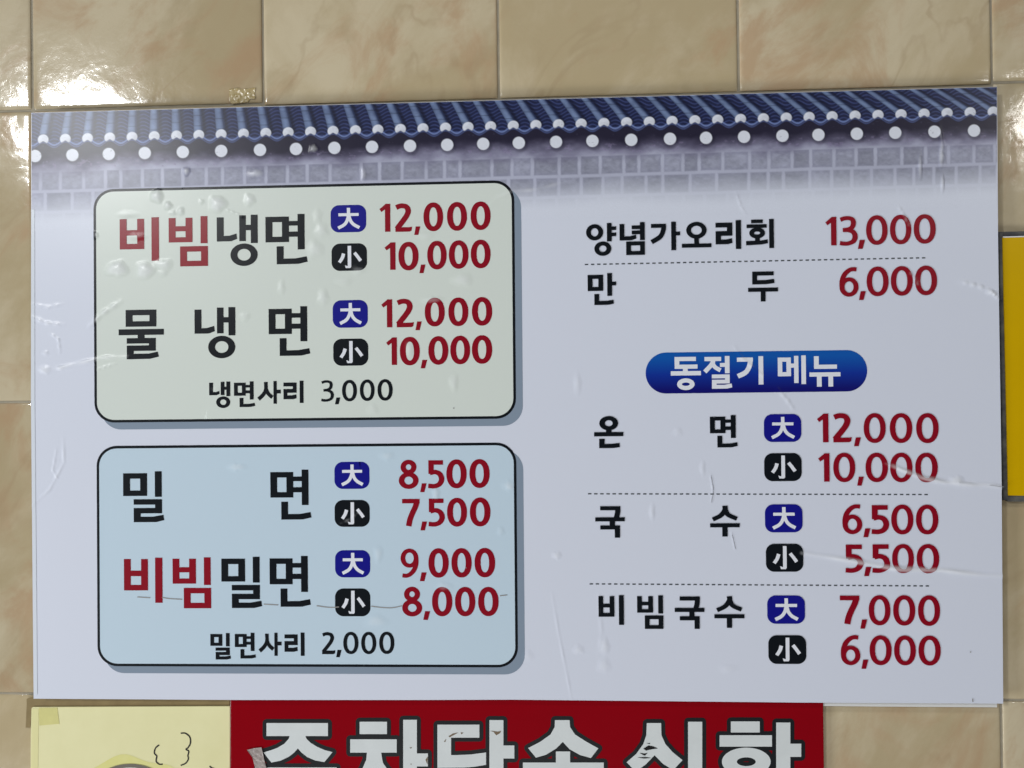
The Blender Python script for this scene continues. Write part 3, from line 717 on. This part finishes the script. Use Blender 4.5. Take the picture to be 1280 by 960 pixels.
PRICES = [
 [('1', 474.5, 254.8, 488, 290), ('2', 493.4, 254.2, 515.2, 290), (',', 517.8, 283.1, 525.5, 293.8), ('0', 529.4, 253, 554, 289.4), ('0', 558.8, 252.4, 583.8, 288.8), ('0', 588.3, 251.8, 613.3, 287.9)],
 [('1', 480.8, 303, 494.5, 337.5), ('0', 498.1, 302.2, 523.3, 338.3), (',', 524.3, 330.8, 532, 341.6), ('0', 534.1, 300.9, 558.4, 337.1), ('0', 561.1, 300.3, 585.7, 336.3), ('0', 588.5, 299.5, 613.3, 335.7)],
 [('1', 476.8, 374.2, 490.4, 409.4), ('2', 495.1, 373.4, 517.4, 409.2), (',', 519.4, 401.8, 527.4, 412.8), ('0', 531, 372.2, 556, 408.3), ('0', 560.5, 371.8, 585.5, 407.9), ('0', 589.9, 371.2, 615.3, 407.3)],
 [('1', 482.9, 421.8, 496.3, 456.3), ('0', 499.9, 420.9, 524.9, 456.9), (',', 525.9, 449.8, 534.1, 460.5), ('0', 535.5, 420.1, 560.5, 456.1), ('0', 562.9, 419.5, 587.7, 455.5), ('0', 589.9, 418.9, 615.3, 454.9)],
 [('8', 498.5, 574.6, 523.3, 611.2), (',', 525.2, 604.1, 533.4, 615.1), ('5', 535, 575.2, 555.5, 610.6), ('0', 558, 574.1, 583.4, 610.4), ('0', 586.8, 573.7, 612.1, 610)],
 [('7', 502.8, 623.5, 524.8, 658.2), (',', 525.6, 651.8, 534, 662.9), ('5', 535.6, 623.1, 556.1, 658.2), ('0', 558.8, 622.1, 583.8, 658.2), ('0', 587.3, 621.7, 613.1, 658)],
 [('9', 500.8, 685.6, 523.3, 722.1), (',', 524.8, 715.3, 533.4, 726.3), ('0', 535.6, 685.2, 561, 722), ('0', 564.3, 685, 589.7, 721.8), ('0', 593.2, 684.8, 619, 721.6)],
 [('8', 502.8, 733.3, 527.8, 770.4), (',', 529.1, 763.8, 537.9, 774.7), ('0', 540.1, 733.5, 565.5, 770.2), ('0', 568.8, 733.5, 594.2, 770.2), ('0', 597.7, 733.5, 623.3, 770)],
 [('1', 1031.5, 271.2, 1045.3, 307), ('3', 1048.9, 270, 1071.9, 307.4), (',', 1072, 299.9, 1081, 311.2), ('0', 1082.3, 269, 1109.2, 306.4), ('0', 1112.1, 268.4, 1138.8, 305.7), ('0', 1141.8, 267.7, 1169.3, 304.9)],
 [('6', 1048.9, 333.9, 1072.9, 371.1), (',', 1073.4, 364, 1082, 375.1), ('0', 1083, 333.1, 1110.5, 370.5), ('0', 1113.2, 332.5, 1140.6, 369.9), ('0', 1143.3, 331.9, 1171, 369.3)],
 [('1', 1021.1, 517, 1035.3, 552.9), ('2', 1040.4, 516.3, 1064.4, 552.9), (',', 1067.2, 546.7, 1075.9, 557.7), ('0', 1079.3, 516.3, 1106.8, 553.8), ('0', 1111.9, 516.3, 1140, 553.8), ('0', 1144.9, 516.3, 1173, 554)],
 [('1', 1022.5, 566.5, 1036.7, 602), ('0', 1041.3, 565.8, 1068.8, 602.7), (',', 1071.1, 595.8, 1079.6, 607), ('0', 1081.6, 565.8, 1109.6, 602.7), ('0', 1112.3, 565.8, 1140.3, 602.8), ('0', 1143.7, 565.8, 1171.9, 602.9)],
 [('6', 1052.7, 630.2, 1077.5, 667.7), (',', 1078.9, 660.4, 1087.8, 671.4), ('5', 1088.9, 631.3, 1111.2, 667.7), ('0', 1113.7, 630.6, 1141.4, 668), ('0', 1144.6, 630.6, 1172.6, 668)],
 [('5', 1056.4, 680.6, 1078.9, 715.9), (',', 1079.8, 708.5, 1088.9, 720), ('5', 1089.9, 680.3, 1112.3, 716), ('0', 1114.8, 679.9, 1142.1, 716.3), ('0', 1145.5, 679.9, 1173.7, 716.5)],
 [('7', 1049.7, 744.4, 1074.1, 780.5), (',', 1075.1, 774.2, 1083.8, 785.6), ('0', 1085.6, 743.8, 1112.7, 781.5), ('0', 1116.1, 743.8, 1143.7, 781.8), ('0', 1147.2, 744, 1174.8, 782.2)],
 [('6', 1050.7, 793.7, 1075.1, 831.3), (',', 1076.5, 824.4, 1085.2, 835.8), ('0', 1086.7, 793.9, 1114.3, 831.3), ('0', 1117.3, 794.1, 1144.5, 831.5), ('0', 1147.8, 794.3, 1175.6, 831.7)]]
for p in PRICES: word('price', p, RED)
BADGES = [('大', 413.4, 256, 457.9, 290.8), ('小', 414.6, 304, 458.9, 338.9), ('大', 416, 374.8, 459.9, 410), ('小', 416.7, 423, 460.5, 457.5),
          ('大', 418.2, 576.8, 462, 611.4), ('小', 418.4, 624.5, 462.3, 658.8), ('大', 419, 687.2, 462.9, 722), ('小', 419, 735, 463.1, 770.6),
          ('大', 954.7, 517.2, 1001.4, 552.7), ('小', 955.1, 566, 1001.9, 601.7), ('大', 956, 629.9, 1003, 665.7), ('小', 957.2, 679.2, 1003.9, 714.9),
          ('大', 958.9, 743.8, 1006, 779.9), ('小', 960.3, 793.5, 1007.6, 830.1)]
for ch, x0, y0, x1, y1 in BADGES:
    b = patch('size_badge', [rounded(x0, y0+.4, x1, y1-.4, 10.5)], STEP*4.4, board, NAVY if ch == '大' else BLACK)
    b['label'] = 'blue badge for the large bowl' if ch == '大' else 'black badge for the small bowl'
    w = x1-x0; h = y1-y0
    bx = (x0+.19*w, y0+.105*h, x0+.83*w, y0+.895*h) if ch == '大' else (x0+.18*w, y0+.09*h, x0+.86*w, y0+.90*h)
    patch('character', place(hangul(ch, 1.08, 1.08), *bx, BD), STEP*5.6, board, LETTERWHITE).parent = b
# dashed rules
for name, (xa, ya, xb, yb) in (('dashed_rule', (731, 330.7, 1160, 322.2)), ('dashed_rule', (735, 617.2, 1163, 618.2)), ('dashed_rule', (737, 729.8, 1164.5, 732.4))):
    polys = []; n = 56; 
    for k in range(n):
        a = k/n; b = (k+.55)/n
        sag = 0
        p = [(xa+(xb-xa)*t, ya+(yb-ya)*t) for t in (a, b)]
        polys.append(quad([(p[0][0], p[0][1]-.8), (p[1][0], p[1][1]-.8), (p[1][0], p[1][1]+.8), (p[0][0], p[0][1]+.8)], BD))
    patch(name, polys, STEP*2, board, DASH)
# folded film along the left margin
patch('film_edge', [quad([(39.6, 262), (43.4, 262), (43.6, 500), (46.9, 868), (42.6, 868), (39.6, 500)], BD)], STEP*2.6, board, material('folded clear film', (.72, .77, .84, 1), .22, .5, PEEL))
# winter menu pill, blue running to navy in print
def pill():
    o = patch('season_banner', [rounded(807, 439.2, 1083.8, 490.6, 25.6, 14)], STEP*2.2, board, None)
    m = material('printed blue gradient', (.01, .05, .4, 1), PR, PS, PEEL); nt = m.node_tree; b = nt.nodes['Principled BSDF']
    tc = nt.nodes.new('ShaderNodeTexCoord'); sp = nt.nodes.new('ShaderNodeSeparateXYZ'); nt.links.new(tc.outputs['Object'], sp.inputs[0])
    o0 = parent_origin(board); zt = at(945, 438, BD).z-o0[2]; zb = at(945, 491, BD).z-o0[2]
    mr = nt.nodes.new('ShaderNodeMapRange'); mr.inputs['From Min'].default_value = zb; mr.inputs['From Max'].default_value = zt
    nt.links.new(sp.outputs['Z'], mr.inputs['Value'])
    cr = nt.nodes.new('ShaderNodeValToRGB'); nt.links.new(mr.outputs[0], cr.inputs[0])
    e = cr.color_ramp.elements
    e[0].position = .08; e[0].color = (.004, .004, .15, 1); e[1].position = .85; e[1].color = (.004, .095, .42, 1)
    x = e.new(.45); x.color = (.004, .03, .31, 1)
    nt.links.new(cr.outputs[0], b.inputs['Base Color'])
    o.data.materials.append(m); o.data.materials.pop(index=0) if len(o.data.materials) > 1 else None
    g = []
    for t in (('동', 838.4, 445.9, 876, 487.8), ('절', 878.9, 444.9, 915, 486.1), ('기', 920.8, 445.2, 954, 481), ('메', 972.1, 444.2, 1007.2, 480.5), ('뉴', 1011.6, 444.9, 1050.4, 483.5)):
        g += place(hangul(t[0], .60, .68), *t[1:], BD)
    patch('lettering', g, STEP*4, board, LETTERWHITE).parent = o
pill()
# old crease and scuffs in the laminate
SCUFF = material('dirt in a crease', (.30, .29, .28, 1), .6, .3)
def scuffs(lines, w, name='crease_mark', mat=SCUFF):
    polys = []
    for L in lines:
        pts = spline(L, 6); 
        for q in stroke([tuple(p) for p in pts], w, w, 1, False): polys.append(quad(q, BD))
    patch(name, polys, STEP*6.2, board, mat)['kind'] = 'stuff'
scuffs([[(396, 757), (412, 759), (424, 758.5)], [(464, 757.5), (476, 759), (490, 759.5), (503, 757)], [(203, 746.6), (212, 748), (228, 749)], [(330, 755), (348, 756)], [(172, 746), (188, 747)], [(625, 744.5), (634, 743.5)]], 1.2)
scuffs([[(888.5, 594), (891.5, 612), (889, 628)], [(915, 668), (919.5, 686)], [(1236, 606), (1254, 608.5)]], .6, 'scratch', material('faint grey scratch', (.36, .37, .40, 1), .5, .3))
scuffs([[(1212, 814.5), (1213.4, 815)], [(1215.4, 873), (1215.7, 877)], [(582, 709.5), (583, 710)], [(566.5, 510), (568, 510.3)]], 1.3, 'speck')

# ------------------------------------------------------------------ red parking notice under the board
SGN = 0.0042
sign = empty('parking_notice', at(660, 960, 0), 'dark red notice with big black-edged white lettering below the menu board', 'sign')
SRED = material('red vinyl', (.27, .0003, .005, 1), .2, .25, .00003, 500, .25, 14, mottle_col=(.21, .001, .006, 1))
SWHITE = material('white vinyl letter', (.70, .74, .74, 1), .45, .35, .00002, 500, .18, 50)
SBLACK = material('black vinyl edge', (.006, .008, .010, 1), .4, .4)
slab('sign_panel', [(288, 872), (1029, 872), (1032, 1130), (288, 1130)], 0.0012, SGN, sign, SRED, .0003)
Z = lambda ox, oy: (lambda pts: [(ox+x/4.923, oy+y/4.923) for x, y in pts])
za, zb, zc = Z(280, 860), Z(520, 860), Z(780, 860)
def zr(z, *r): return z(rect(*r))
def zring(z, cx, cy, rx, ry, tx, ty): return [z(p) for p in ring(cx, cy, rx, ry, tx, ty)]
LET = {
 '주': [zr(za, 262, 215, 640, 295), za([(405, 290), (400, 310), (372, 342), (330, 367), (290, 382), (243, 396), (292, 458), (350, 446), (400, 422), (432, 397), (455, 371), (478, 397), (512, 424), (560, 445), (618, 455), (668, 394), (620, 381), (575, 362), (535, 338), (508, 312), (499, 290)]), zr(za, 210, 488, 694, 570), zr(za, 408, 560, 496, 690)],
 '차': [zr(za, 835, 207, 1003, 283), zr(za, 777, 315, 1063, 397), za([(880, 390), (876, 440), (850, 500), (800, 545), (845, 612), (900, 560), (925, 520), (960, 560), (1020, 600), (1062, 540), (1010, 505), (978, 460), (966, 390)]), zr(za, 1103, 195, 1187, 690), zr(za, 1180, 402, 1255, 482)],
 '단': [zr(zb, 132, 225, 390, 305), zr(zb, 132, 225, 216, 490), zb([(132, 412), (250, 412), (340, 408), (431, 396), (431, 472), (360, 484), (300, 489), (132, 491)]), zr(zb, 452, 197, 538, 570), zr(zb, 530, 353, 605, 433), zr(zb, 190, 540, 274, 690), zr(zb, 190, 610, 570, 690)],
 '속': [zb([(855, 197), (945, 197), (948, 240), (978, 285), (1040, 325), (1122, 371), (1076, 430), (1010, 412), (945, 376), (903, 331), (862, 372), (800, 410), (738, 428), (690, 369), (765, 330), (828, 285), (853, 240)]), zr(zb, 861, 390, 948, 470), zr(zb, 658, 458, 1155, 535), zr(zb, 720, 575, 1095, 650), zr(zb, 1010, 575, 1095, 720)],
 '심': [zc([(140, 215), (228, 215), (230, 290), (255, 345), (300, 395), (360, 443), (302, 505), (240, 466), (188, 413), (135, 468), (72, 515), (16, 456), (75, 405), (118, 345), (137, 290)]), zr(zc, 394, 207, 481, 560), *[zr(zc, *r) for r in ((130, 590, 215, 740), (396, 590, 481, 740), (130, 590, 481, 660), (130, 680, 481, 740))]],
 '한': [zr(zc, 657, 205, 835, 273), zr(zc, 588, 290, 910, 360), *zring(zc, 752, 453, 150, 87, 92, 60), zr(zc, 936, 212, 1023, 590), zr(zc, 1015, 342, 1090, 423), zr(zc, 650, 570, 735, 720), zr(zc, 650, 640, 1060, 720)]}
def outline_polys(polys, r):
    out = list(polys)
    for p in polys:
        n = len(p)
        for i in range(n):
            a = np.array(p[i]); b = np.array(p[(i+1) % n]); d = b-a; l = np.linalg.norm(d)
            if l < 1e-6: continue
            nn = np.array([-d[1], d[0]])/l*r
            out.append([tuple(a+nn), tuple(b+nn), tuple(b-nn), tuple(a-nn)])
            out.append([(a[0]+r*math.cos(t), a[1]+r*math.sin(t)) for t in np.linspace(0, 2*math.pi, 13)[:-1]])
    return out
for i, (ch, polys) in enumerate(LET.items()):
    o = patch('letter', [quad(p, SGN) for p in polys], .00022, sign, SWHITE, warp=False, plane=SGN)
    e = patch('letter_edge', [quad(p, SGN) for p in outline_polys(polys, 5.0)], .0001+.00001*i, sign, SBLACK, warp=False, plane=SGN); e.parent = o
# wear on the letters
WEAR = material('worn black', (.012, .012, .012, 1), .7, .2); WEARB = material('brown wear', (.20, .15, .10, 1), .7, .2)
def marks(name, polys, mat, root, plane, off):
    o = patch(name, [quad(p, plane) for p in polys], off, root, mat, warp=False, plane=plane)
    if name == 'wear_mark': o['kind'] = 'stuff'
    return o
marks('wear_mark', [zc([(118, 372), (150, 352), (180, 358), (208, 371), (170, 376), (135, 384)]), zc([(95, 398), (125, 402), (145, 398), (128, 416), (112, 408)]), zc([(82, 426), (130, 423), (170, 430), (120, 433)]), zc([(135, 338), (160, 338), (158, 344)])], WEAR, sign, SGN, .0004)
marks('wear_mark', [zb([(200, 296), (225, 280), (262, 272), (240, 284), (208, 302)]), zb([(275, 272), (292, 274), (280, 284)]), zb([(172, 328), (186, 312), (180, 332)]), zb([(456, 262), (480, 264), (500, 268), (524, 262), (518, 276), (494, 290), (478, 270)]), za([(1142, 366), (1158, 362), (1150, 372)]), za([(1146, 466), (1156, 464), (1152, 472)]), za([(1240, 440), (1254, 420), (1252, 470)])], WEARB, sign, SGN, .0004)

# torn tape scrap on the red notice
def crumpled(name, outline, d, parent, mat, amp, seed):
    """a small crumpled sheet: outline in photo px, filled with a fine jittered grid and dented."""
    r = np.random.default_rng(seed)
    poly = quad(outline, d); A = np.array(poly)
    vs = [tuple(p) for p in poly]; n = len(vs)
    g = 0.0011
    ext = [(a+float(r.uniform(-.3, .3))*g, b+float(r.uniform(-.3, .3))*g) for a in np.arange(A[:, 0].min(), A[:, 0].max(), g) for b in np.arange(A[:, 1].min(), A[:, 1].max(), g)]
    ar = sum(vs[i][0]*vs[(i+1) % n][1]-vs[(i+1) % n][0]*vs[i][1] for i in range(n))
    f = list(range(n)) if ar > 0 else list(range(n))[::-1]
    uv, keep = fill(vs+ext, [f])
    o0 = parent_origin(parent) if parent else np.array(at(*np.mean(outline, 0), d))
    co = np.array([(a, -(d+abs(float(r.normal(0, amp)))), -b) for a, b in uv])-o0
    me = mesh_np(name, co, [f[::-1] for f in keep])
    o = link(name, me, parent, mat)
    if not parent: o.location = o0
    return o
TAPE = material('grey torn tape', (.42, .36, .34, 1), .3, .5, 0, 500, .5, 90)
o = crumpled('torn_tape', [(309, 937), (318, 935), (327, 934), (329, 942), (331, 952), (334, 962), (336, 985), (322, 985), (319, 960), (316, 946)], SGN+.0006, None, TAPE, .0005, 4)
tag(o, 'crumpled grey tape scrap stuck beside the first letter of the red notice', 'tape scrap')

# ------------------------------------------------------------------ yellow notice with ink drawing, lower left
YD = 0.0022
note = empty('paper_notice', at(165, 960, 0), 'pale yellow paper notice with hand-drawn curls, left of the red notice', 'notice')
PAPER = material('yellowed paper', (.80, .765, .44, 1), .55, .3, .00003, 300, .4, 22, mottle_col=(.69, .65, .32, 1))
PAPER2 = material('yellow smudge', (.72, .69, .24, 1), .6, .3, 0, 300, .7, 40, mottle_col=(.78, .745, .40, 1))
INK = material('black ink', (.012, .01, .01, 1), .6, .3)
slab('paper_sheet', [(41, 884), (39.4, 885.5), (38.4, 920), (37, 1130), (287.2, 1130), (287.4, 882.8), (160, 883.4)], 0.0012, YD, note, PAPER, .0001)
curl1 = spline([(199, 931), (194.5, 935), (193, 941), (196, 945), (195.5, 948), (195.5, 952), (199, 955), (203.5, 955.2)], 5)
curl2 = spline([(226, 916.4), (232, 916.6), (237.4, 921.5), (238, 929), (235, 934.5), (232.6, 936.6), (236, 939), (235, 944), (235.4, 949), (232, 954), (226, 956.6)], 5)
for c in (curl1, curl2):
    marks('ink_curl', stroke([tuple(p) for p in c], 1.7, 1.7, 1, False), INK, note, YD, .0002)
marks('ink_curl', stroke([(262, 957.5), (265, 960), (268, 961), (270, 964)], 1.8, 1.8, 3), INK, note, YD, .0002)
# drawn bowl rim at the lower edge
RIM = material('grey ink rim', (.17, .15, .12, 1), .6, .3); RIMW = material('white gouache', (.72, .70, .66, 1), .6, .3)
marks('drawn_bowl', [[(163+60*math.cos(t), 1012+54*math.sin(t)) for t in np.linspace(0, 2*math.pi, 60)[:-1]]], RIMW, note, YD, .0003)
marks('bowl_rim', ring(163, 1012, 63, 57.5, 6, 4.5, 60), RIM, note, YD, .0005)
marks('yellow_smudge', [[(163+80*math.cos(t)*(1+.05*math.sin(5*t)), 1012+66*math.sin(t)*(1+.06*math.sin(7*t+1))) for t in np.linspace(0, 2*math.pi, 70)[:-1]]], PAPER2, note, YD, .0001)
# brown glue tape round the paper: lies behind it on the tiles
BROWN = material('aged brown tape', (.30, .225, .105, 1), .28, .5, .00004, 200, .75, 45, mottle_col=(.19, .135, .06, 1))
t = slab('tape_strip', [(33.2, 873.6), (33.4, 880), (32, 909.5), (38, 909.5), (40, 884.5), (287, 884), (287, 868), (48, 868)], 0.0007, 0.0011, None, BROWN)
tag(t, 'aged brown tape strip showing along the top of the yellow notice', 'tape')
CLEAR = material('yellowed clear tape', (.70, .66, .27, 1), .3, .4, .00003, 200, .3, 60)
t = slab('clear_tape', [(48.5, 885), (71.5, 884.8), (74, 904.8), (49, 907)], YD+.00002, YD+.00022, None, CLEAR)
tag(t, 'small square of yellowed clear tape on the corner of the yellow notice', 'tape')
t = slab('clear_tape', [(40, 886), (48.3, 886), (47, 1000), (38.6, 1000)], YD+.00002, YD+.00016, None, material('clear tape margin', (.78, .74, .38, 1), .3, .4))
tag(t, 'long narrow tape down the left margin of the yellow notice', 'tape')

# ------------------------------------------------------------------ yellow sign at the right edge
YS = 0.006
ys = empty('yellow_sign', at(1290, 626, 0), 'mustard yellow panel with dark grey edging, right of the menu board', 'sign')
EDGE = material('dark grey edging', (.13, .13, .115, 1), .5, .4, .0001, 300, 1.0, 90, mottle_col=(.025, .028, .045, 1))
YEL = material('mustard vinyl', (.66, .41, .0, 1), .25, .2, .00002, 300, .12, 20)
slab('sign_panel', [(1253.6, 296.5), (1420, 292), (1430, 622), (1260.6, 619.5)], .003, YS, ys, YEL, .0004)
slab('edging', [(1248.5, 289.5), (1254.2, 289.5), (1260.9, 624.5), (1254, 625.4)], .001, YS-.0012, ys, EDGE, .0004)
slab('edging', [(1254.2, 289.5), (1420, 285), (1420, 293.6), (1254.2, 296.9)], .001, YS-.0015, ys, EDGE, .0004)
slab('edging', [(1259.6, 618.8), (1430, 621), (1430, 629), (1259.6, 627.0)], .001, YS-.0013, ys, EDGE, .0004)

slab('bare_edge', [(1253.9, 295.6), (1420, 291.2), (1420, 292.6), (1253.9, 297.0)], YS+.00005, YS+.0004, ys, CORE)

# old glue scrap on the tile above the board
GLUE = material('dried yellow glue', (.36, .27, .11, 1), .25, .5, 0, 300, .8, 260, mottle_col=(.55, .46, .27, 1))
o = crumpled('tape_residue', [(286.5, 111.5), (297, 110), (303, 111.5), (312, 110.5), (319.6, 110), (318.6, 116), (319, 124), (313, 123.6), (310, 127.6), (300, 128.6), (290, 130), (286.6, 126)], 0.0002, None, GLUE, .00035, 9)
tag(o, 'crusty yellow tape residue on the tile above the menu board', 'tape residue')
